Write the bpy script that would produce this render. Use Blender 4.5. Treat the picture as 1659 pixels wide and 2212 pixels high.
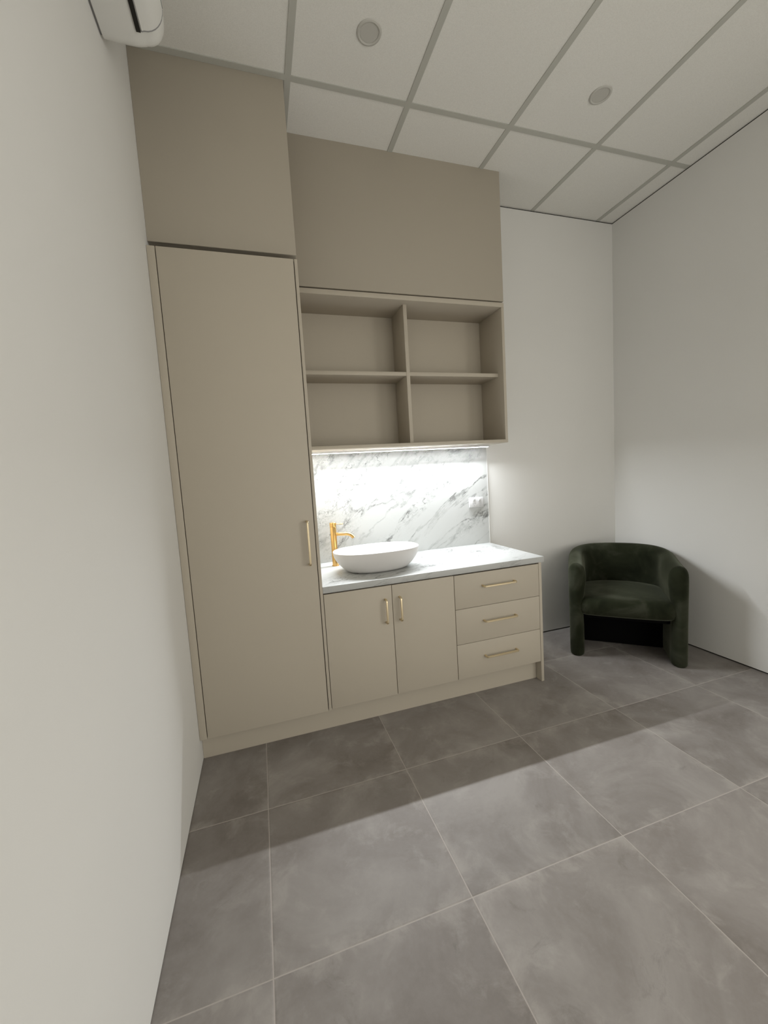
import bpy, bmesh, math, random
from mathutils import Vector, Matrix
random.seed(7)
for o in list(bpy.data.objects): bpy.data.objects.remove(o, do_unlink=True)
SC = bpy.context.scene
COL = SC.collection

# ------------------------------------------------------------------ camera
cam_d = bpy.data.cameras.new('camera'); cam = bpy.data.objects.new('camera', cam_d); COL.objects.link(cam)
cam_d.sensor_fit = 'HORIZONTAL'; cam_d.sensor_width = 36.0
cam_d.lens = 36.0 * 867.9 / 1659.0
cam_d.clip_start = 0.02
YAW, PITCH, ROLL = 0.2965, -0.0897, -0.0621
_cy, _sy, _cp, _sp = math.cos(YAW), math.sin(YAW), math.cos(PITCH), math.sin(PITCH)
FW = Vector((_sy*_cp, _cy*_cp, _sp)); RT = Vector((_cy, -_sy, 0)); UP = RT.cross(FW)
cr, sr = math.cos(ROLL), math.sin(ROLL)
R_ = cr*RT + sr*UP; U_ = -sr*RT + cr*UP
M = Matrix((( R_.x, U_.x, -FW.x, 0.3758), (R_.y, U_.y, -FW.y, -2.6409), (R_.z, U_.z, -FW.z, 1.3378), (0, 0, 0, 1)))
cam.matrix_world = M
SC.camera = cam

# ------------------------------------------------------------------ light and exposure
SC.view_settings.view_transform = 'Standard'
SC.view_settings.look = 'None'
SC.view_settings.exposure = 0.0
SC.view_settings.gamma = 1.0
SC.view_settings.use_curve_mapping = False
LED_STRENGTH = 620.0
LED_TILT = math.radians(50)
FILL_RIGHT = 45.0
FILL_FRONT = 31.0
SKY = 0.02
FILL_COLOR = (1.0, 0.965, 0.89)

world = bpy.data.worlds.new('world'); SC.world = world; world.use_nodes = True
world.node_tree.nodes['Background'].inputs[0].default_value = (0.75, 0.76, 0.72, 1)
world.node_tree.nodes['Background'].inputs[1].default_value = SKY

def area(name, loc, direction, sx, sy, power, color):
    l = bpy.data.lights.new(name, 'AREA'); l.shape = 'RECTANGLE'; l.size = sx; l.size_y = sy
    l.energy = power; l.color = color
    o = bpy.data.objects.new(name, l); COL.objects.link(o); o.location = loc
    o.rotation_euler = Vector(direction).to_track_quat('-Z', 'Z').to_euler()
    return o
# unseen fill lamps added at the two made-up glazed openings behind the camera
area('fill_light', (3.2094+0.02, -3.45, 1.15), (-1, 0, 0), 1.48, 2.1, FILL_RIGHT, FILL_COLOR)
area('fill_light', (2.1, -4.6-0.02, 1.25), (0, 1, 0), 1.68, 2.3, FILL_FRONT, FILL_COLOR)

# ------------------------------------------------------------------ measures (metres)
W, H, YF = 3.2094, 3.21, -4.6          # room width, ceiling height, wall behind the camera
YD, YK, ZK = -0.6135, -0.5616, 0.1262  # door faces, kickboard face, kickboard height
X1, X2, X3 = 0.0348, 0.6256, 0.6411    # tall door left/right, outer face of its side panel
CT, CTB, XCR = 0.7893, 0.755, 1.9949   # worktop top/underside, right end
YS, ZS, ZST, XS = -0.2866, 1.5105, 2.41, 1.9962   # open shelf front, bottom, top, right side

# ------------------------------------------------------------------ material helpers
def new_mat(name):
    m = bpy.data.materials.new(name); m.use_nodes = True
    nt = m.node_tree; b = nt.nodes['Principled BSDF']
    return m, nt, b
def N(nt, t, **kw):
    n = nt.nodes.new(t)
    for k, v in kw.items(): setattr(n, k, v)
    return n
def L(nt, a, b): nt.links.new(a, b)
def math_n(nt, op, a, b=None, c=None, clamp=False):
    n = N(nt, 'ShaderNodeMath', operation=op); n.use_clamp = clamp
    for i, v in enumerate((a, b, c)):
        if v is None: continue
        if isinstance(v, (int, float)): n.inputs[i].default_value = v
        else: L(nt, v, n.inputs[i])
    return n.outputs[0]
def noise(nt, vec, scale, detail=4, rough=0.55, dist=0.0):
    n = N(nt, 'ShaderNodeTexNoise'); n.inputs['Scale'].default_value = scale
    n.inputs['Detail'].default_value = detail; n.inputs['Roughness'].default_value = rough
    n.inputs['Distortion'].default_value = dist
    if vec is not None: L(nt, vec, n.inputs['Vector'])
    return n
def ramp(nt, fac, stops):
    r = N(nt, 'ShaderNodeValToRGB')
    e = r.color_ramp.elements
    while len(e) < len(stops): e.new(0.5)
    for el, (p, c) in zip(e, stops):
        el.position = p; el.color = (*c, 1) if len(c) == 3 else c
    L(nt, fac, r.inputs[0]); return r.outputs[0]
def mix(nt, fac, a, b):
    m = N(nt, 'ShaderNodeMix', data_type='RGBA')
    for s, v in ((m.inputs[0], fac), (m.inputs[6], a), (m.inputs[7], b)):
        if isinstance(v, (int, float)): s.default_value = v
        elif isinstance(v, tuple): s.default_value = (*v, 1)
        else: L(nt, v, s)
    return m.outputs[2]
def bump(nt, h, strength, dist, bsdf):
    b = N(nt, 'ShaderNodeBump'); b.inputs['Strength'].default_value = strength; b.inputs['Distance'].default_value = dist
    L(nt, h, b.inputs['Height']); L(nt, b.outputs[0], bsdf.inputs['Normal'])

def paint(name, col, rough=0.6, var=0.03, tex=0.15, scale=180, spec=0.3):
    m, nt, b = new_mat(name)
    tc = N(nt, 'ShaderNodeTexCoord').outputs['Object']
    n1 = noise(nt, tc, 1.3, 2)
    c1 = tuple(c*(1-var) for c in col); c2 = tuple(min(1, c*(1+var)) for c in col)
    L(nt, ramp(nt, n1.outputs[0], [(0.3, c1), (0.7, c2)]), b.inputs['Base Color'])
    b.inputs['Roughness'].default_value = rough; b.inputs['Specular IOR Level'].default_value = spec
    bump(nt, noise(nt, tc, scale, 3).outputs[0], tex, 0.0006, b)
    return m

M_BLACK = paint('underseat_shade_black', (0.006, 0.006, 0.006), 1.0, 0.0, 0.0, 100, 0.0)  # black that paints the deep shade beneath the chair seat
M_WALL = paint('wall_paint', (0.765, 0.76, 0.735), 0.75, 0.015, 0.25, 220, 0.2)
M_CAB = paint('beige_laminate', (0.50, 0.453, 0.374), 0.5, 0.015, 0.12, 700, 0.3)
M_CARC = paint('shaded_carcass_board', (0.10, 0.085, 0.07), 0.7, 0.02)  # carcass colour darkened to put shade into the door gaps
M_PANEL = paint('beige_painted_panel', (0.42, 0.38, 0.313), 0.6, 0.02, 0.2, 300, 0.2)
M_DARK = paint('shadow_gap_black', (0.02, 0.018, 0.015), 0.8, 0.02)
M_BAR = paint('ceiling_grid_enamel', (0.50, 0.50, 0.455), 0.5, 0.01)
M_WHITE = paint('white_plastic', (0.80, 0.80, 0.77), 0.35, 0.01, 0.02, 100, 0.4)
M_OUTLET = paint('outlet_plastic', (0.60, 0.60, 0.60), 0.35, 0.01, 0.02, 100, 0.4)
M_GREYP = paint('grey_plastic', (0.33, 0.33, 0.33), 0.5, 0.01)
M_LAMP = paint('unlit_diffuser', (0.54, 0.53, 0.49), 0.6, 0.01)
M_BASIN = paint('matt_white_stone', (0.70, 0.69, 0.68), 0.45, 0.005, 0.05, 400, 0.35)
M_ALU = paint('aluminium', (0.7, 0.7, 0.7), 0.35)
M_EDGE = paint('white_edge_trim', (0.8, 0.8, 0.77), 0.4, 0.01)

def ceiling_mat():
    m, nt, b = new_mat('mineral_fibre_tile')
    tc = N(nt, 'ShaderNodeTexCoord').outputs['Object']
    n1 = noise(nt, tc, 260, 4, 0.7)
    n2 = noise(nt, tc, 2.0, 2)
    c = ramp(nt, n1.outputs[0], [(0.35, (0.77, 0.762, 0.72)), (0.6, (0.84, 0.832, 0.79))])
    c = mix(nt, math_n(nt, 'MULTIPLY', n2.outputs[0], 0.12), c, (0.70, 0.70, 0.66))
    L(nt, c, b.inputs['Base Color']); b.inputs['Roughness'].default_value = 0.95
    b.inputs['Specular IOR Level'].default_value = 0.05
    bump(nt, n1.outputs[0], 0.4, 0.001, b)
    return m
M_CEIL = ceiling_mat()

TX, TY, XF0, YA = 0.6068, 0.5961, 0.2993, -1.0037
def floor_mat():
    m, nt, b = new_mat('concrete_look_porcelain')
    tc = N(nt, 'ShaderNodeTexCoord').outputs['Object']
    s = N(nt, 'ShaderNodeSeparateXYZ'); L(nt, tc, s.inputs[0])
    u = math_n(nt, 'DIVIDE', math_n(nt, 'SUBTRACT', s.outputs[0], XF0), TX)
    v = math_n(nt, 'DIVIDE', math_n(nt, 'SUBTRACT', s.outputs[1], YA), TY)
    cu, cv = math_n(nt, 'FLOOR', u), math_n(nt, 'FLOOR', v)
    fu, fv = math_n(nt, 'FRACT', u), math_n(nt, 'FRACT', v)
    def edge(f, T):  # distance to the nearest joint, metres
        return math_n(nt, 'MULTIPLY', math_n(nt, 'MINIMUM', f, math_n(nt, 'SUBTRACT', 1.0, f)), T)
    eu, ev = edge(fu, TX), edge(fv, TY)
    e = math_n(nt, 'MINIMUM', eu, ev)
    cell = N(nt, 'ShaderNodeCombineXYZ'); L(nt, cu, cell.inputs[0]); L(nt, cv, cell.inputs[1])
    wn = N(nt, 'ShaderNodeTexWhiteNoise', noise_dimensions='3D'); L(nt, cell.outputs[0], wn.inputs['Vector'])
    off = N(nt, 'ShaderNodeVectorMath', operation='SCALE'); L(nt, wn.outputs['Color'], off.inputs[0]); off.inputs['Scale'].default_value = 37.0
    add = N(nt, 'ShaderNodeVectorMath', operation='ADD'); L(nt, tc, add.inputs[0]); L(nt, off.outputs[0], add.inputs[1])
    p = add.outputs[0]
    n1 = noise(nt, p, 2.6, 6, 0.6, 0.6); n2 = noise(nt, p, 9.0, 6, 0.65, 0.4); n3 = noise(nt, p, 60, 4, 0.7)
    nh = noise(nt, p, 1.4, 2, 0.5)
    base = ramp(nt, n1.outputs[0], [(0.32, (0.195, 0.175, 0.157)), (0.5, (0.262, 0.242, 0.225)), (0.68, (0.35, 0.33, 0.31))])
    base = mix(nt, math_n(nt, 'MULTIPLY', nh.outputs[0], 0.35), base, (0.27, 0.235, 0.225))
    # pale cloudy blotches and small dark scuffs
    blot = math_n(nt, 'MULTIPLY', ramp_f(nt, n2.outputs[0], 0.52, 0.72), 0.4)
    base = mix(nt, blot, base, (0.42, 0.395, 0.37))
    sc = math_n(nt, 'MULTIPLY', ramp_f(nt, noise(nt, p, 5.5, 8, 0.75, 1.2).outputs[0], 0.58, 0.72), 0.45)
    base = mix(nt, sc, base, (0.17, 0.155, 0.14))
    # worn pale band close to the joints, broken up by noise
    eb = math_n(nt, 'MULTIPLY', math_n(nt, 'SUBTRACT', 1.0, math_n(nt, 'DIVIDE', e, 0.05, clamp=True)), ramp_f(nt, n2.outputs[0], 0.42, 0.6))
    base = mix(nt, math_n(nt, 'MULTIPLY', eb, 0.4), base, (0.45, 0.42, 0.39))
    base = mix(nt, math_n(nt, 'MULTIPLY', ramp_f(nt, n3.outputs[0], 0.4, 0.7), 0.10), base, (0.38, 0.36, 0.34))
    tone = math_n(nt, 'ADD', 0.94, math_n(nt, 'MULTIPLY', wn.outputs['Value'], 0.12))
    mul = N(nt, 'ShaderNodeVectorMath', operation='SCALE'); L(nt, base, mul.inputs[0]); L(nt, tone, mul.inputs['Scale'])
    g = math_n(nt, 'LESS_THAN', e, 0.0017)
    col = mix(nt, g, mul.outputs[0], (0.44, 0.40, 0.372))
    L(nt, col, b.inputs['Base Color'])
    b.inputs['Roughness'].default_value = 0.55; b.inputs['Specular IOR Level'].default_value = 0.3
    h = math_n(nt, 'ADD', math_n(nt, 'MULTIPLY', math_n(nt, 'DIVIDE', e, 0.006, clamp=True), 1.0), math_n(nt, 'MULTIPLY', n3.outputs[0], 0.1))
    bump(nt, h, 0.6, 0.0015, b)
    return m
def ramp_f(nt, v, a, bb):
    n = N(nt, 'ShaderNodeMapRange'); n.interpolation_type = 'SMOOTHSTEP'
    L(nt, v, n.inputs['Value']); n.inputs['From Min'].default_value = a; n.inputs['From Max'].default_value = bb
    return n.outputs[0]
M_FLOOR = floor_mat()

def marble_mat(name, axes, ang, seed, white=(0.50, 0.51, 0.50)):
    """white marble with grey broken veins running along a diagonal of the plane"""
    m, nt, b = new_mat(name)
    tc = N(nt, 'ShaderNodeTexCoord').outputs['Object']
    s = N(nt, 'ShaderNodeSeparateXYZ'); L(nt, tc, s.inputs[0])
    P, Q = s.outputs[axes[0]], s.outputs[axes[1]]
    if axes[1] == 1: Q = math_n(nt, 'ADD', Q, math_n(nt, 'MULTIPLY', s.outputs[2], 1.3))
    ca, sa = math.cos(ang), math.sin(ang)
    al = math_n(nt, 'ADD', math_n(nt, 'MULTIPLY', P, ca), math_n(nt, 'MULTIPLY', Q, sa))     # along the veins
    ac = math_n(nt, 'SUBTRACT', math_n(nt, 'MULTIPLY', Q, ca), math_n(nt, 'MULTIPLY', P, sa))  # across
    def vec(ka, kc, o):
        c = N(nt, 'ShaderNodeCombineXYZ')
        L(nt, math_n(nt, 'MULTIPLY', al, ka), c.inputs[0]); L(nt, math_n(nt, 'MULTIPLY', ac, kc), c.inputs[1]); c.inputs[2].default_value = o
        return c.outputs[0]
    def ridge(n, w):  # thin line where the noise crosses its middle
        d = math_n(nt, 'ABSOLUTE', math_n(nt, 'SUBTRACT', n.outputs[0], 0.5))
        return math_n(nt, 'SUBTRACT', 1.0, ramp_f(nt, d, 0.0, w))
    def warped(ka, kc, o, wsc, amt):
        v = vec(ka, kc, o)
        nz = noise(nt, v, wsc, 5, 0.6)
        sb = N(nt, 'ShaderNodeVectorMath', operation='SUBTRACT'); L(nt, nz.outputs['Color'], sb.inputs[0]); sb.inputs[1].default_value = (0.5, 0.5, 0.5)
        scl = N(nt, 'ShaderNodeVectorMath', operation='SCALE'); L(nt, sb.outputs[0], scl.inputs[0]); scl.inputs['Scale'].default_value = amt
        ad = N(nt, 'ShaderNodeVectorMath', operation='ADD'); L(nt, v, ad.inputs[0]); L(nt, scl.outputs[0], ad.inputs[1])
        return ad.outputs[0]
    # long main veins
    big = ridge(noise(nt, vec(0.62, 1.9, seed), 2.3, 7, 0.58, 0.5), 0.026)
    # shattered web of small cells that fills bands running along the diagonal
    def web(scale, w, o):
        vo = N(nt, 'ShaderNodeTexVoronoi', feature='DISTANCE_TO_EDGE'); vo.inputs['Scale'].default_value = scale
        L(nt, warped(0.9, 1.65, o, 6.0, 0.36), vo.inputs['Vector'])
        return math_n(nt, 'SUBTRACT', 1.0, ramp_f(nt, vo.outputs['Distance'], 0.0, w))
    band = ramp_f(nt, noise(nt, vec(0.55, 2.3, seed+2.3), 2.0, 4, 0.55, 0.6).outputs[0], 0.485, 0.59)
    band2 = ramp_f(nt, noise(nt, vec(0.7, 2.2, seed+6.1), 2.6, 4, 0.55, 0.6).outputs[0], 0.46, 0.58)
    brk = ramp_f(nt, noise(nt, vec(1, 1, seed+7), 13, 6, 0.7).outputs[0], 0.40, 0.62)
    brk2 = ramp_f(nt, noise(nt, vec(1, 1.4, seed+8), 9, 5, 0.65).outputs[0], 0.46, 0.60)
    cloud = ramp_f(nt, noise(nt, vec(0.9, 1.7, seed+12), 5.0, 7, 0.65, 0.8).outputs[0], 0.50, 0.72)
    a1 = math_n(nt, 'MULTIPLY', math_n(nt, 'MULTIPLY', big, math_n(nt, 'ADD', 0.25, math_n(nt, 'MULTIPLY', brk, 0.75))), math_n(nt, 'ADD', 0.35, math_n(nt, 'MULTIPLY', band2, 0.6)))
    a2 = math_n(nt, 'MULTIPLY', math_n(nt, 'MULTIPLY', web(9, 0.055, seed+4), band), math_n(nt, 'ADD', 0.15, math_n(nt, 'MULTIPLY', brk2, 0.85)))
    a3 = math_n(nt, 'MULTIPLY', math_n(nt, 'MULTIPLY', web(22, 0.10, seed+14), band), math_n(nt, 'MULTIPLY', brk, 0.5))
    a4 = math_n(nt, 'MULTIPLY', math_n(nt, 'MULTIPLY', cloud, math_n(nt, 'ADD', 0.12, math_n(nt, 'MULTIPLY', band, 0.88))), 0.55)
    tot = math_n(nt, 'ADD', math_n(nt, 'MAXIMUM', a1, math_n(nt, 'MAXIMUM', a2, a3)), a4, clamp=True)
    L(nt, mix(nt, tot, white, (0.14, 0.143, 0.136)), b.inputs['Base Color'])
    b.inputs['Roughness'].default_value = 0.35; b.inputs['Specular IOR Level'].default_value = 0.3
    return m
M_MARB_V = marble_mat('marble_splashback', (0, 2), math.radians(40), 3.0)
M_MARB_H = marble_mat('marble_worktop', (0, 1), math.radians(28), 21.0)

def metal(name, col, rough):
    m, nt, b = new_mat(name)
    tc = N(nt, 'ShaderNodeTexCoord').outputs['Object']
    n = noise(nt, tc, 300, 3)
    b.inputs['Metallic'].default_value = 1.0
    L(nt, ramp(nt, n.outputs[0], [(0.3, tuple(c*0.93 for c in col)), (0.7, col)]), b.inputs['Base Color'])
    b.inputs['Roughness'].default_value = rough
    return m
M_GOLD = metal('brushed_gold', (0.72, 0.46, 0.17), 0.26)
M_BRASS = metal('satin_brass', (0.80, 0.68, 0.46), 0.40)
M_CHROME = metal('chrome', (0.75, 0.75, 0.75), 0.2)

def velvet():
    m, nt, b = new_mat('dark_green_velvet')
    tc = N(nt, 'ShaderNodeTexCoord').outputs['Object']
    n1 = noise(nt, tc, 4.5, 4, 0.55, 0.8); n2 = noise(nt, tc, 350, 3)
    L(nt, ramp(nt, n1.outputs[0], [(0.36, (0.010, 0.012, 0.006)), (0.52, (0.018, 0.021, 0.011)), (0.68, (0.040, 0.043, 0.029))]), b.inputs['Base Color'])
    b.inputs['Roughness'].default_value = 0.95; b.inputs['Specular IOR Level'].default_value = 0.1
    b.inputs['Sheen Weight'].default_value = 0.40; b.inputs['Sheen Roughness'].default_value = 0.4
    b.inputs['Sheen Tint'].default_value = (0.42, 0.44, 0.33, 1)
    bump(nt, n2.outputs[0], 0.25, 0.001, b)
    return m
M_VELVET = velvet()

def led_mat():
    m = bpy.data.materials.new('lit_led_diffuser'); m.use_nodes = True; nt = m.node_tree; nt.nodes.clear()
    e = N(nt, 'ShaderNodeEmission'); e.inputs[0].default_value = (0.93, 0.965, 1.0, 1); e.inputs[1].default_value = LED_STRENGTH
    o = N(nt, 'ShaderNodeOutputMaterial'); L(nt, e.outputs[0], o.inputs[0])
    m.cycles.emission_sampling = 'FRONT'
    return m
M_LED = led_mat()
def glass_mat():
    m = bpy.data.materials.new('added_window_glass'); m.use_nodes = True; nt = m.node_tree; nt.nodes.clear()
    t = N(nt, 'ShaderNodeBsdfTransparent'); g = N(nt, 'ShaderNodeBsdfGlossy'); g.inputs['Roughness'].default_value = 0.02
    f = N(nt, 'ShaderNodeFresnel'); f.inputs[0].default_value = 1.45
    x = N(nt, 'ShaderNodeMixShader'); o = N(nt, 'ShaderNodeOutputMaterial')
    L(nt, f.outputs[0], x.inputs[0]); L(nt, t.outputs[0], x.inputs[1]); L(nt, g.outputs[0], x.inputs[2]); L(nt, x.outputs[0], o.inputs[0])
    return m
M_GLASS = glass_mat()

# ------------------------------------------------------------------ mesh helpers
def bx(bm, x0, y0, z0, x1, y1, z1, bev=0.0, seg=2):
    t = bmesh.new() if bev else bm
    vs = [t.verts.new((x, y, z)) for x in (x0, x1) for y in (y0, y1) for z in (z0, z1)]
    for f in ((0,1,3,2),(4,6,7,5),(0,4,5,1),(2,3,7,6),(0,2,6,4),(1,5,7,3)):
        t.faces.new([vs[i] for i in f])
    if bev:
        bmesh.ops.bevel(t, geom=list(t.edges), offset=bev, segments=seg, profile=0.5, affect='EDGES')
        merge(bm, t)
def merge(bm, t, mat=None):
    if mat is not None: bmesh.ops.transform(t, matrix=mat, verts=t.verts)
    mp = {v: bm.verts.new(v.co) for v in t.verts}
    for f in t.faces:
        try: bm.faces.new([mp[v] for v in f.verts])
        except ValueError: pass
    t.free()
def link(name, bm, mat, parent=None, smooth=False, angle=40):
    bmesh.ops.recalc_face_normals(bm, faces=bm.faces)
    me = bpy.data.meshes.new(name); bm.to_mesh(me); bm.free()
    o = bpy.data.objects.new(name, me); COL.objects.link(o)
    for mm in (mat if isinstance(mat, (list, tuple)) else [mat]): me.materials.append(mm)
    if parent is not None: o.parent = parent; o.matrix_parent_inverse = Matrix.Translation(parent.location).inverted() if parent.type == 'EMPTY' and parent.rotation_euler.z == 0 else Matrix.Identity(4)
    if smooth:
        me.polygons.foreach_set('use_smooth', [True]*len(me.polygons))
        me.set_sharp_from_angle(angle=math.radians(angle))
    return o
def box_obj(name, dims, mat, parent=None, bev=0.0):
    bm = bmesh.new(); bx(bm, *dims, bev=bev); return link(name, bm, mat, parent, smooth=bev > 0)
def tag(o, label, cat, group=None):
    o['label'] = label; o['category'] = cat
    if group: o['group'] = group
    return o
def struct(o): o['kind'] = 'structure'; return o
def thing(name, loc, label, cat, group=None, rz=0.0):
    o = bpy.data.objects.new(name, None); COL.objects.link(o); o.location = loc; o.rotation_euler = (0, 0, rz)
    o.empty_display_size = 0.1
    return tag(o, label, cat, group)
def sweep(bm, path, sect, binormal=None, close=True):
    """section (list of (a,b)) carried along a path; a goes along binormal, b along the in-plane normal"""
    rings = []
    n = len(path)
    prev = None
    for i, p in enumerate(path):
        t = (path[min(i+1, n-1)] - path[max(i-1, 0)]).normalized()
        if binormal is not None: b = binormal
        else:
            b = prev if prev is not None else (Vector((0, 0, 1)) if abs(t.z) < 0.9 else Vector((1, 0, 0)))
            b = (b - t*b.dot(t)).normalized(); prev = b
        nn = t.cross(b).normalized()
        # mitre so that square bars keep their width round a corner
        rings.append([bm.verts.new(p + b*a + nn*c) for a, c in sect])
    k = len(sect)
    for r0, r1 in zip(rings, rings[1:]):
        for j in range(k): bm.faces.new((r0[j], r0[(j+1) % k], r1[(j+1) % k], r1[j]))
    if close: bm.faces.new(rings[0][::-1]); bm.faces.new(rings[-1])
def circle(r, n=20): return [(r*math.cos(2*math.pi*i/n), r*math.sin(2*math.pi*i/n)) for i in range(n)]
def sqr(a, b, c=0.0012):
    return [(-a+c, -b), (a-c, -b), (a, -b+c), (a, b-c), (a-c, b), (-a+c, b), (-a, b-c), (-a, -b+c)]
def lathe(bm, cx, cy, prof, n=40, ax=1.0, ay=1.0, e=1.0):
    """prof: list of (radius or (a,b), z)"""
    rings = []
    for r, z in prof:
        a, b = r if isinstance(r, tuple) else (r*ax, r*ay)
        if a < 1e-6: rings.append([bm.verts.new((cx, cy, z))]); continue
        f = lambda q: math.copysign(abs(q)**e, q)
        rings.append([bm.verts.new((cx + a*f(math.cos(2*math.pi*i/n)), cy + b*f(math.sin(2*math.pi*i/n)), z)) for i in range(n)])
    for r0, r1 in zip(rings, rings[1:]):
        for i in range(n):
            j = (i+1) % n
            q = [r0[i % len(r0)], r0[j % len(r0)], r1[j % len(r1)], r1[i % len(r1)]]
            q2 = []
            for v in q:
                if v not in q2: q2.append(v)
            if len(q2) > 2: bm.faces.new(q2)

# ------------------------------------------------------------------ the room
struct(box_obj('floor', (-0.15, YF-0.6, -0.1, W+0.6, 0.15, 0.0), M_FLOOR))
G = 0.009   # shadow gap at the foot and the head of the walls
struct(box_obj('wall_left', (-0.12, YF, 0.004, 0.0, 0.12, H), M_WALL))
struct(box_obj('wall_back', (0.0, 0.0, G, W+0.12, 0.12, H-G), M_WALL))
WY0, WY1, WZ1 = -4.2, -2.7, 2.22
WX0, WX1, WZ2 = 1.25, 2.95, 2.42
bm = bmesh.new()
bx(bm, W, WY1, G, W+0.12, 0.0, H-G); bx(bm, W, YF, G, W+0.12, WY0, H-G); bx(bm, W, WY0, WZ1, W+0.12, WY1, H-G)
struct(link('wall_right', bm, M_WALL))
bm = bmesh.new()
bx(bm, -0.12, YF-0.12, 0.0, WX0, YF, H); bx(bm, WX1, YF-0.12, 0.0, W+0.12, YF, H); bx(bm, WX0, YF-0.12, WZ2, WX1, YF, H)
struct(link('wall_front', bm, M_WALL))
# dark recesses behind the gaps
bm = bmesh.new(); bx(bm, 0.0, 0.006, 0.0, W+0.05, 0.05, G); bx(bm, W+0.006, WY1, 0.0, W+0.05, 0.006, G)
struct(link('trim_1', bm, M_DARK))
bm = bmesh.new(); bx(bm, 0.0, 0.006, H-G, W+0.05, 0.05, H); bx(bm, W+0.006, YF, H-G, W+0.05, 0.006, H)
struct(link('trim_2', bm, M_DARK))
# made-up glazed doors behind the camera, added as a source for the fill
def glazed(name, horiz, a0, a1, z1, fixed):
    w_ = struct(bpy.data.objects.new(name, None)); COL.objects.link(w_)
    w_.location = ((a0+a1)/2, fixed, 0) if horiz else (fixed, (a0+a1)/2, 0)
    am = (a0+a1)/2
    def B(bm, p, q, za, zb, t):
        if horiz: bx(bm, p, fixed-t, za, q, fixed+t, zb)
        else: bx(bm, fixed-t, p, za, fixed+t, q, zb)
    f, g = bmesh.new(), bmesh.new()
    for p, q in ((a0+0.001, a0+0.06), (a1-0.06, a1-0.001), (am-0.03, am+0.03)): B(f, p, q, 0.001, z1-0.001, 0.025)
    for p, q in ((a0+0.06, am-0.03), (am+0.03, a1-0.06)):
        B(f, p, q, 0.001, 0.06, 0.025); B(f, p, q, z1-0.06, z1-0.001, 0.025); B(g, p, q, 0.06, z1-0.06, 0.003)
    link('added_window_frame', f, M_ALU, w_); link('pane', g, M_GLASS, w_)
glazed('added_window_1', False, WY0, WY1, WZ1, W+0.08)
glazed('added_window_2', True, WX0, WX1, WZ2, YF-0.08)

# ceiling: mineral fibre tiles in an exposed grid
ceil = struct(box_obj('ceiling', (-0.12, YF-0.13, H, W+0.45, 0.12, H+0.08), M_CEIL))
XC0, YC = 0.6648, -0.5905
xs = [XC0 + 0.6*k for k in range(-1, 5)]
ys = [YC - 1.2*k for k in range(0, 4)]
for x in xs:
    o = box_obj('grid_bar', (x-0.0145, YF, H-0.004, x+0.0145, -0.0005 if x < 3 else 0, H-0.0003), M_BAR, ceil)
for y in ys:
    edges = [0.0] + [v for x in xs for v in (x-0.0146, x+0.0146)] + [W]
    bm = bmesh.new()
    for a, b in zip(edges[0::2], edges[1::2]): bx(bm, a, y-0.0145, H-0.004, b, y+0.0145, H-0.0003)
    link('cross_bar', bm, M_BAR, ceil)

# recessed ceiling lights, switched off
def downlight(x, y, label):
    t = thing('downlight', (x, y, H-0.005), label, 'ceiling light', 'ceiling downlights')
    bm = bmesh.new(); lathe(bm, x, y, [(0.040, H-0.0035), (0.046, H-0.006), (0.052, H-0.004), (0.054, H-0.0002), (0.040, H-0.0002), (0.040, H-0.0035)], 48)
    link('rim', bm, M_LAMP, t, True)
    bm = bmesh.new(); lathe(bm, x, y, [(0.0, H-0.0022), (0.0395, H-0.0022), (0.0395, H-0.0004), (0.0, H-0.0004)], 48)
    link('diffuser', bm, M_LAMP, t, True)
downlight(0.985, -0.863, 'round unlit ceiling downlight in front of the cupboards, left one of two')
downlight(2.215, -0.865, 'round unlit ceiling downlight nearer the right wall')

# ------------------------------------------------------------------ bulkheads up to the ceiling
BT = -0.5755
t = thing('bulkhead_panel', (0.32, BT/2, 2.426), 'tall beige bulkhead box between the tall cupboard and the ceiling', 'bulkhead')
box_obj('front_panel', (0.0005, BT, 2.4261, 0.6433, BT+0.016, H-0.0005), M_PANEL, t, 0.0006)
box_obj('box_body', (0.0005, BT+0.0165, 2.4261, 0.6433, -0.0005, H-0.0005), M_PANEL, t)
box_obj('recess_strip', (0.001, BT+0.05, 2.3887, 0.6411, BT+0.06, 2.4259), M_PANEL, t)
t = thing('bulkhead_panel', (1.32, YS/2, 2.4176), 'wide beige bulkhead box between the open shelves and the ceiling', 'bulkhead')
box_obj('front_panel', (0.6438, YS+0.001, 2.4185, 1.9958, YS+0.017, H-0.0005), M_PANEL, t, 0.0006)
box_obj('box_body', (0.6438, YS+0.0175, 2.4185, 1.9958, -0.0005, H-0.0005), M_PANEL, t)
box_obj('recess_strip', (0.6438, YS+0.04, 2.4102, 1.98, YS+0.05, 2.4183), M_PANEL, t)

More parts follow.
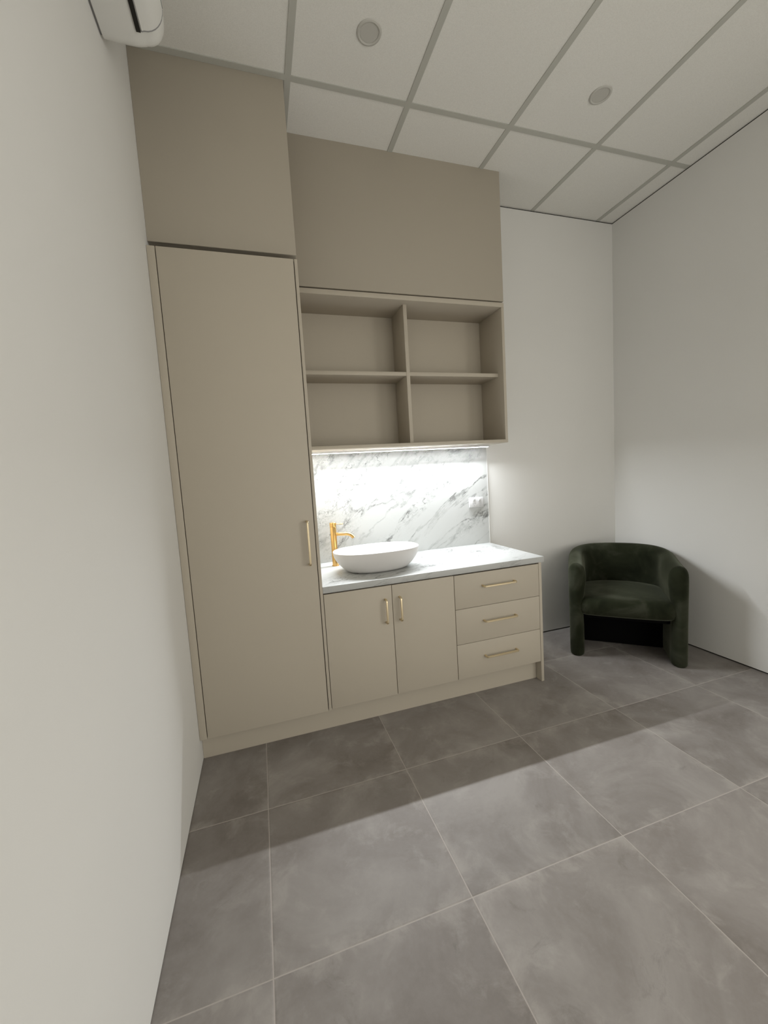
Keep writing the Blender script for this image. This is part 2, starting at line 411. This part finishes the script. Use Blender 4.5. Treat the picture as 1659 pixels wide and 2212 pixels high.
# ------------------------------------------------------------------ handles
def handle(parent, c, length, vertical, out=0.034, s=0.0048):
    """flat brass bow handle on a face at y = YD, centre (x, z)"""
    x, z = c; h = length/2 - s; r = 0.009
    pts = []
    y0, y1 = YD - 0.0002, YD - out + s
    def P(a, y): return Vector((x, y, z + a)) if vertical else Vector((x + a, y, z))
    pts.append(P(-h, y0))
    for i in range(7):
        th = math.pi/2*i/6; pts.append(P(-h + r*(1-math.cos(th)), y1 + r - r*math.sin(th)))
    for i in range(7):
        th = math.pi/2*(1-i/6); pts.append(P(h - r*(1-math.cos(th)), y1 + r - r*math.sin(th)))
    pts.append(P(h, y0))
    bn = Vector((1, 0, 0)) if vertical else Vector((0, 0, 1))
    bm = bmesh.new(); sweep(bm, pts, sqr(s, s), bn)
    o = link('handle', bm, M_BRASS, parent, True)
    return o
def child_front(name, dims, parent, hc=None, hl=0.0, vert=True):
    o = box_obj(name, dims, M_CAB, parent, 0.0008)
    if hc: handle(o, hc, hl, vert)
    return o

# ------------------------------------------------------------------ tall cupboard
DT = 0.018
t = thing('tall_cupboard', (0.32, YD/2, 0), 'tall beige flat-door cupboard with brass handle against the left wall', 'cupboard')
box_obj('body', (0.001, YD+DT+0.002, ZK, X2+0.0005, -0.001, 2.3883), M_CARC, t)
box_obj('filler_panel', (0.001, YD, ZK, X1-0.0018, YD+DT, 2.3883), M_CAB, t, 0.0008)
box_obj('side_panel', (X2+0.001, YD, ZK, X3, -0.001, 2.3883), M_CAB, t, 0.0006)
child_front('door', (X1+0.0015, YD, ZK, X2-0.003, YD+DT, 2.3883), t, (0.588, 1.0255), 0.228, True)

# kickboard running under both base units and the tall cupboard
tag(box_obj('kickboard', (0.001, YK, 0.0005, 1.9545, YK+0.016, ZK-0.0005), M_CAB), 'long recessed beige kickboard along the floor under the cupboards', 'kickboard')

# ------------------------------------------------------------------ base units
BZ0, BZ1 = 0.1317, 0.7485
t = thing('vanity_cupboard', (1.01, YD/2, 0), 'beige two-door base cupboard under the basin', 'cupboard')
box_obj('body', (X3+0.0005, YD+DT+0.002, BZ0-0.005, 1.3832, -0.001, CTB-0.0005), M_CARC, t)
child_front('door', (X3+0.003, YD, BZ0, 1.0098, YD+DT, BZ1), t, (0.971, 0.613), 0.136, True)
child_front('door', (1.0130, YD, BZ0, 1.3822, YD+DT, BZ1), t, (1.0525, 0.615), 0.136, True)
t = thing('drawer_unit', (1.68, YD/2, 0), 'beige base unit of three drawers at the open end of the worktop', 'drawers')
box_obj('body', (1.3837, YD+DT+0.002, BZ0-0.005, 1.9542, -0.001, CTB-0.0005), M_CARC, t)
box_obj('end_panel', (1.9560, YD, 0.0005, 1.9748, -0.001, CTB-0.0005), M_CAB, t, 0.0008)
zz = [BZ0, 0.3389, 0.5479, BZ1]
for i, hz in enumerate((0.2465, 0.460, 0.6685)):
    child_front('drawer', (1.3858, YD, zz[i]+(0.0012 if i else 0), 1.9535, YD+DT, zz[i+1]-0.0012), t, (1.671, hz), 0.222, False)

# worktop and splashback
tag(box_obj('worktop', (X3+0.0005, YD-0.001, CTB, XCR, -0.0005, CT), M_MARB_H, None, 0.0012), 'long white marble worktop with grey veins on the base units', 'worktop')
t = thing('splashback', (1.3, -0.006, CT), 'white marble splashback with grey veins behind the basin', 'splashback')
box_obj('slab', (X3+0.0005, -0.012, CT+0.0003, 1.9955, -0.0005, ZS-0.0005), M_MARB_V, t)
box_obj('edge_trim', (1.9957, -0.0135, CT+0.0003, 1.9985, -0.0005, ZS-0.0005), M_EDGE, t)

# ------------------------------------------------------------------ open shelf unit
t = thing('open_shelf_unit', (1.32, YS/2, ZS), 'beige wall unit of four open cubbies above the lit splashback', 'shelf')
XL = X3+0.0008
box_obj('top_panel', (XL, YS, 2.382, XS, -0.0005, ZST), M_CAB, t, 0.0006)
box_obj('bottom_panel', (XL, YS, ZS, XS, -0.0005, 1.531), M_CAB, t, 0.0006)
box_obj('side_panel', (XL, YS, 1.5312, XL+0.018, -0.0005, 2.3818), M_CAB, t, 0.0006)
box_obj('side_panel', (1.9772, YS, 1.5312, XS, -0.0005, 2.3818), M_CAB, t, 0.0006)
box_obj('back_panel', (XL+0.0182, -0.010, 1.5312, 1.9770, -0.0005, 2.3818), M_CAB, t)
box_obj('divider', (1.3165, -0.228, 1.5312, 1.3395, -0.0102, 2.3818), M_CAB, t, 0.0006)
box_obj('shelf', (XL+0.0182, -0.226, 1.9525, 1.3163, -0.0102, 1.9755), M_CAB, t, 0.0006)
box_obj('shelf', (1.3397, -0.226, 1.9525, 1.9770, -0.0102, 1.9755), M_CAB, t, 0.0006)

# LED strip in an angled profile under the unit
LX0, LX1, LY = 0.66, 1.965, -0.095
t = thing('led_strip_light', (1.3, LY, ZS), 'glowing white LED strip under the open shelves', 'strip light')
c, s_ = math.cos(LED_TILT), math.sin(LED_TILT)
w = 0.0075
A = Vector((0, LY - w*c, ZS - 0.0012)); B = Vector((0, LY + w*c, ZS - 0.0012 - 2*w*s_))   # lit face from front edge down to rear edge
bm = bmesh.new()
v = [bm.verts.new((x, p.y, p.z)) for x in (LX0, LX1) for p in (A, B)]
fc = bm.faces.new((v[0], v[1], v[3], v[2]))
me = bpy.data.meshes.new('diffuser'); bm.normal_update()
if fc.normal.z > 0: bmesh.ops.reverse_faces(bm, faces=[fc])
bm.to_mesh(me); bm.free(); me.materials.append(M_LED)
d = bpy.data.objects.new('diffuser', me); COL.objects.link(d); d.parent = t; d.matrix_parent_inverse = Matrix.Translation(t.location).inverted()
bm = bmesh.new()
LIPZ = B.z - 0.0004
pr = [(A.y-0.004, ZS-0.0003), (A.y-0.004, LIPZ), (A.y-0.003, LIPZ), (A.y-0.003, A.z+0.0004), (A.y, A.z+0.0004), (B.y, B.z+0.0006), (B.y+0.0008, B.z-0.0006), (B.y+0.002, ZS-0.0003)]
r0 = [bm.verts.new((LX0-0.001, y, z)) for y, z in pr]; r1 = [bm.verts.new((LX1+0.001, y, z)) for y, z in pr]
for i in range(len(pr)): j = (i+1) % len(pr); bm.faces.new((r0[i], r0[j], r1[j], r1[i]))
bm.faces.new(r0); bm.faces.new(r1[::-1])
link('channel', bm, M_ALU, t)

# ------------------------------------------------------------------ power point
t = thing('power_outlet', (1.890, -0.0125, 1.103), 'white double power outlet on the marble splashback', 'power outlet')
y0 = -0.0122
box_obj('plate', (1.832, y0-0.012, 1.066, 1.948, y0, 1.139), M_OUTLET, t, 0.003)
for x in (1.869, 1.917):
    box_obj('switch', (x-0.0095, y0-0.0165, 1.1145, x+0.0095, y0-0.0118, 1.1325), M_OUTLET, t, 0.0018)
    bm = bmesh.new()
    for dx, dz, an in ((-0.0075, 0.006, 30), (0.0075, 0.006, -30), (0.0, -0.008, 0)):
        q = bmesh.new(); bx(q, -0.0012, 0, -0.0045, 0.0012, 0.0012, 0.0045)
        merge(bm, q, Matrix.Translation((x+dx, y0-0.0126, 1.087+dz)) @ Matrix.Rotation(math.radians(-an), 4, 'Y'))
    link('socket', bm, M_GREYP, t)

# ------------------------------------------------------------------ basin
BXc, BYc = 1.012, -0.353
t = thing('vessel_basin', (BXc, BYc, CT), 'oval matt white countertop basin on the marble worktop', 'basin')
prof = []
hb = 0.121
z0 = CT + 0.0004
def ab(f):  # outline half axes at height fraction f
    g = math.sin(math.pi/2*min(1, f))**0.8
    return (0.176 + 0.083*g, 0.122 + 0.049*g)
prof += [((0.0, 0.0), z0), ((0.155, 0.100), z0), ((0.170, 0.116), z0+0.002)]
for i in range(1, 17): a, b = ab(i/16); prof.append(((a, b), z0 + 0.003 + (hb-0.003)*i/16))
a, b = ab(1)
prof += [((a-0.002, b-0.002), z0+hb+0.002), ((a-0.006, b-0.006), z0+hb+0.002), ((a-0.009, b-0.009), z0+hb-0.001)]
for i in range(15, -1, -1):
    a, b = ab(i/16); prof.append(((a-0.010, b-0.010), z0 + 0.018 + (hb-0.018)*i/16))
prof += [((0.10, 0.05), z0+0.0145), ((0.0, 0.0), z0+0.0125)]
bm = bmesh.new(); lathe(bm, BXc, BYc, prof, 128, e=0.86)
link('bowl', bm, M_BASIN, t, True, 60)
bm = bmesh.new(); lathe(bm, BXc, BYc, [(0.0, z0+0.0165), (0.03, z0+0.0165), (0.033, z0+0.0145), (0.033, z0+0.0128), (0.0, z0+0.0126)], 32)
link('drain', bm, M_GOLD, t, True)

# ------------------------------------------------------------------ tap
FX, FY = 0.798, -0.140
t = thing('basin_tap', (FX, FY, CT), 'tall brushed gold mixer tap beside the white basin', 'tap')
bm = bmesh.new(); lathe(bm, FX, FY, [(0, CT+0.0003), (0.0235, CT+0.0003), (0.0235, CT+0.003), (0.0215, CT+0.0042), (0, CT+0.0042)], 40)
link('base_ring', bm, M_GOLD, t, True)
bm = bmesh.new(); lathe(bm, FX, FY, [(0, CT+0.0044), (0.0195, CT+0.0044), (0.0195, 1.036), (0.0185, 1.0375), (0, 1.0375)], 40)
link('body', bm, M_GOLD, t, True)
bm = bmesh.new(); lathe(bm, FX, FY, [(0, 1.0377), (0.019, 1.0377), (0.0205, 1.039), (0.0205, 1.063), (0.0192, 1.0645), (0, 1.0645)], 40)
cap = link('cap', bm, M_GOLD, t, True)
dr = Vector((0.90, -0.44, 0)).normalized()
bm = bmesh.new()
p0 = Vector((FX, FY, 1.0545)) + dr*0.0195
sweep(bm, [p0, p0 + dr*0.046], circle(0.0027, 12)); link('lever', bm, M_GOLD, t, True)
bm = bmesh.new()
p0 = Vector((FX, FY, 0.990)) + dr*0.018
path = [p0, p0 + dr*0.035, p0 + dr*0.060]
c0 = p0 + dr*0.066; rr = 0.050
for i in range(0, 10):
    th = math.radians(62)*i/9; path.append(c0 + dr*rr*math.sin(th) - Vector((0, 0, rr*(1-math.cos(th)))))
sweep(bm, path, circle(0.0105, 20), None)
link('spout', bm, M_GOLD, t, True)

# ------------------------------------------------------------------ air conditioner (split head on the left wall)
AY0, AY1 = -0.963, -1.80
t = thing('air_conditioner', (0.1, (AY0+AY1)/2, 2.85), 'white wall air conditioner head high on the left wall', 'air conditioner')
pr = [(0.0075, 2.853), (0.05, 2.849), (0.10, 2.850), (0.116, 2.852)]
pr2 = [(0.134, 2.857)]
for i in range(0, 9):
    th = math.radians(90*i/8); pr2.append((0.140 + 0.060*math.sin(th), 2.860 + 0.080*(1-math.cos(th))))
pr2 += [(0.202, 3.06), (0.195, 3.115), (0.180, 3.125), (0.0075, 3.125)]
full = pr + pr2
def extrude_profile(bm, prof, ya, yb, inset=0.0, end_r=0.0):
    """closed (x,z) outline extruded along y, ends softened by scaling the last rings in"""
    cx = sum(p[0] for p in prof)/len(prof); cz = sum(p[1] for p in prof)/len(prof)
    rows = []
    steps = [(0.0, 0.90), (0.12, 0.94), (0.45, 0.985), (1.0, 1.0)] if end_r else [(0, 1.0)]
    for f, k in steps: rows.append((ya - end_r*f, k))
    for f, k in reversed(steps): rows.append((yb + end_r*f, k))
    rings = []
    for y, k in rows:
        rings.append([bm.verts.new((x if x < 0.008 else cx + (x-cx)*k, y, cz + (z-cz)*k)) for x, z in prof])
    n = len(prof)
    for a, b in zip(rings, rings[1:]):
        for i in range(n): j = (i+1) % n; bm.faces.new((a[i], a[j], b[j], b[i]))
    bm.faces.new(rings[0]); bm.faces.new(rings[-1][::-1])
bm = bmesh.new(); extrude_profile(bm, full, AY0, AY1, end_r=0.03)
link('casing', bm, M_WHITE, t, True, 35)
box_obj('air_slot', (0.1175, AY1+0.07, 2.8478, 0.131, AY0-0.062, 2.8535), M_DARK, t)
# louvre flap hugging the rounded lower front edge
flap = [(0.134, 2.8545)] + [(0.141 + 0.062*math.sin(math.radians(90*i/8)), 2.8575 + 0.080*(1-math.cos(math.radians(90*i/8)))) for i in range(9)]
inner = [(x-0.004*math.sin(math.radians(9*i)), z+0.004) for i, (x, z) in enumerate(flap)][::-1]
bm = bmesh.new(); extrude_profile(bm, flap + inner, AY0-0.062, AY1+0.07)
link('flap', bm, M_WHITE, t, True, 35)
ya = AY0-0.0585
bm = bmesh.new()
o_ = [(x+0.0006, z-0.0006) for x, z in flap]; i_ = [(x-0.012, z+0.004) for x, z in flap][::-1]
r0 = [bm.verts.new((x, ya, z)) for x, z in o_+i_]; r1 = [bm.verts.new((x, ya-0.0030, z)) for x, z in o_+i_]
for i in range(len(r0)): j = (i+1) % len(r0); bm.faces.new((r0[i], r0[j], r1[j], r1[i]))
bm.faces.new(r0); bm.faces.new(r1[::-1])
link('seam', bm, M_GREYP, t)
box_obj('display_window', (0.2018, AY0-0.075, 2.952, 0.2035, AY0-0.048, 2.960), M_GREYP, t)
box_obj('wall_plate', (0.0002, AY1+0.012, 2.860, 0.0074, AY0-0.012, 3.115), M_GREYP, t)

# ------------------------------------------------------------------ armchair
CHX, CHY, CHA = 2.836, -0.392, math.radians(-42)
ch = thing('armchair', (CHX, CHY, 0), 'dark green velvet tub armchair in the corner of the room', 'armchair', None, CHA)
def smooth01(x): x = max(0, min(1, x)); return x*x*(3-2*x)
HA, FRONT, BACK = 0.297, -0.275, 0.285      # centreline half width, front end, back of the U
def centreline():
    pts = []
    for i in range(9): pts.append((-HA, FRONT + (0.02 - FRONT)*i/9, -1))
    n = 30
    for i in range(n+1):
        th = math.pi*i/n; cx, sx = math.cos(th), math.sin(th)
        e = 0.88
        pts.append((-HA*math.copysign(abs(cx)**e, cx), 0.02 + (BACK-0.02)*abs(sx)**e, 0))
    for i in range(8, -1, -1): pts.append((HA, FRONT + (0.02 - FRONT)*i/9, 1))
    return pts
cl = [Vector((a, b)) for a, b, _ in centreline()]
nrm = []
for i in range(len(cl)):
    tt = (cl[min(i+1, len(cl)-1)] - cl[max(i-1, 0)]).normalized(); nrm.append(Vector((-tt.y, tt.x)))  # points outwards (left of travel)
# rounded front ends: extra stations beyond both ends
stations = []
def station(c, n, yfront, k, drop): stations.append((c, n, yfront, k, drop))
er = 0.050
ends = [(1.0, 0.05, 0.050), (0.93, 0.36, 0.028), (0.75, 0.66, 0.014), (0.45, 0.89, 0.005), (0.15, 0.99, 0.0)]
for f, k, dz in ends: station(cl[0] + Vector((0, -er*f)), nrm[0], 1, k, dz)
for i in range(len(cl)): station(cl[i], nrm[i], max(0, 1 - (cl[i].y-FRONT)/0.45), 1.0, 0.0)
for f, k, dz in reversed(ends): station(cl[-1] + Vector((0, -er*f)), nrm[-1], 1, k, dz)
bm = bmesh.new(); rings = []
for c, n, fr, k, dz in stations:
    yb = smooth01((c.y - FRONT)/(BACK - FRONT))
    top = 0.655 + 0.045*yb - dz*0.9
    lo, pinch, hi = 0.046, 0.040, 0.060
    ring = []
    # outer side upwards
    oz = [0.0, 0.004, 0.02, 0.12, 0.30, 0.45, top-0.09]
    for z in oz:
        w = lo if z > 0.015 else lo - 0.008*(1 if z < 0.002 else 0.3)
        w += 0.004*smooth01((z-0.3)/0.3)
        ring.append((w*k, z))
    rtop = 0.055
    for i in range(1, 10):      # rounded head
        th = math.pi*i/10
        wo = 0.050 if th < math.pi/2 else hi
        ring.append((wo*k*math.cos(th), top - rtop*1.3 + rtop*1.3*math.sin(th)))
    for z, w in ((top-0.10, hi+0.003), (0.50, hi), (0.44, hi-0.008), (0.39, pinch+0.004), (0.34, pinch), (0.28, 0.044), (0.12, lo), (0.02, lo), (0.004, lo-0.003), (0.0, lo-0.008)):
        ring.append((-w*k, z))
    rings.append([bm.verts.new((c.x + n.x*a, c.y + n.y*a, z)) for a, z in ring])
m_ = len(rings[0])
for a, b in zip(rings, rings[1:]):
    for j in range(m_): jj = (j+1) % m_; bm.faces.new((a[j], a[jj], b[jj], b[j]))
bm.faces.new(rings[0]); bm.faces.new(rings[-1][::-1])
bmesh.ops.translate(bm, verts=bm.verts, vec=(0, 0, 0.001))
sh = link('shell', bm, M_VELVET, ch, True, 70)
md = sh.modifiers.new('soft', 'SUBSURF'); md.levels = 1; md.render_levels = 1
# seat cushion: D-shaped, crowned, rounded front edge
def cushion(name, z0, z1, hw, yf, yb, crown, r, mat, parent):
    bm = bmesh.new(); rings = []
    def outline(shr, n=56):
        pts = []
        for i in range(n):
            th = 2*math.pi*i/n; cx, sx = math.cos(th), math.sin(th)
            ex = 2/ (2.4 if sx > 0 else 9)
            x = (hw-shr)*math.copysign(abs(cx)**ex, cx)
            y = (yf+yb)/2 + ((yb-yf)/2-shr)*math.copysign(abs(sx)**(2/2.3 if sx > 0 else 2/9), sx)
            if sx < 0: y -= 0.012*(1-(x/hw)**2)      # slight bow of the front edge
            pts.append((x, y))
        return pts
    prof = [(0.22, 0.0), (0.10, 0.0), (r*0.7, 0.0), (r*0.25, 0.10), (0.0, 0.32), (0.0, 0.60), (r*0.22, 0.84), (r*0.7, 0.97), (r*1.4, 1.0), (0.10, 1.0), (0.16, 1.0), (0.22, 1.0)]
    for k, (shr, f) in enumerate(prof):
        ring = []
        for x, y in outline(shr):
            z = z0 + (z1-z0)*f
            if f >= 1.0: z += crown*min(1, shr/0.16)
            ring.append(bm.verts.new((x, y, z)))
        rings.append(ring)
    n = len(rings[0])
    for a, b in zip(rings, rings[1:]):
        for j in range(n): jj = (j+1) % n; bm.faces.new((a[j], a[jj], b[jj], b[j]))
    bm.faces.new(rings[0][::-1]); bm.faces.new(rings[-1])
    return link(name, bm, mat, parent, True, 80)
cushion('seat_cushion', 0.296, 0.418, 0.305, -0.322, 0.235, 0.012, 0.035, M_VELVET, ch)
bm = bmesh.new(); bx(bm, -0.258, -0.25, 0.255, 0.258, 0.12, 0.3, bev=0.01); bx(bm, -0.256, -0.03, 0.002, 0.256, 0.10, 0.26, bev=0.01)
link('underseat_shade_block', bm, M_BLACK, ch, True)  # black boxes added under the seat to stand for its shade
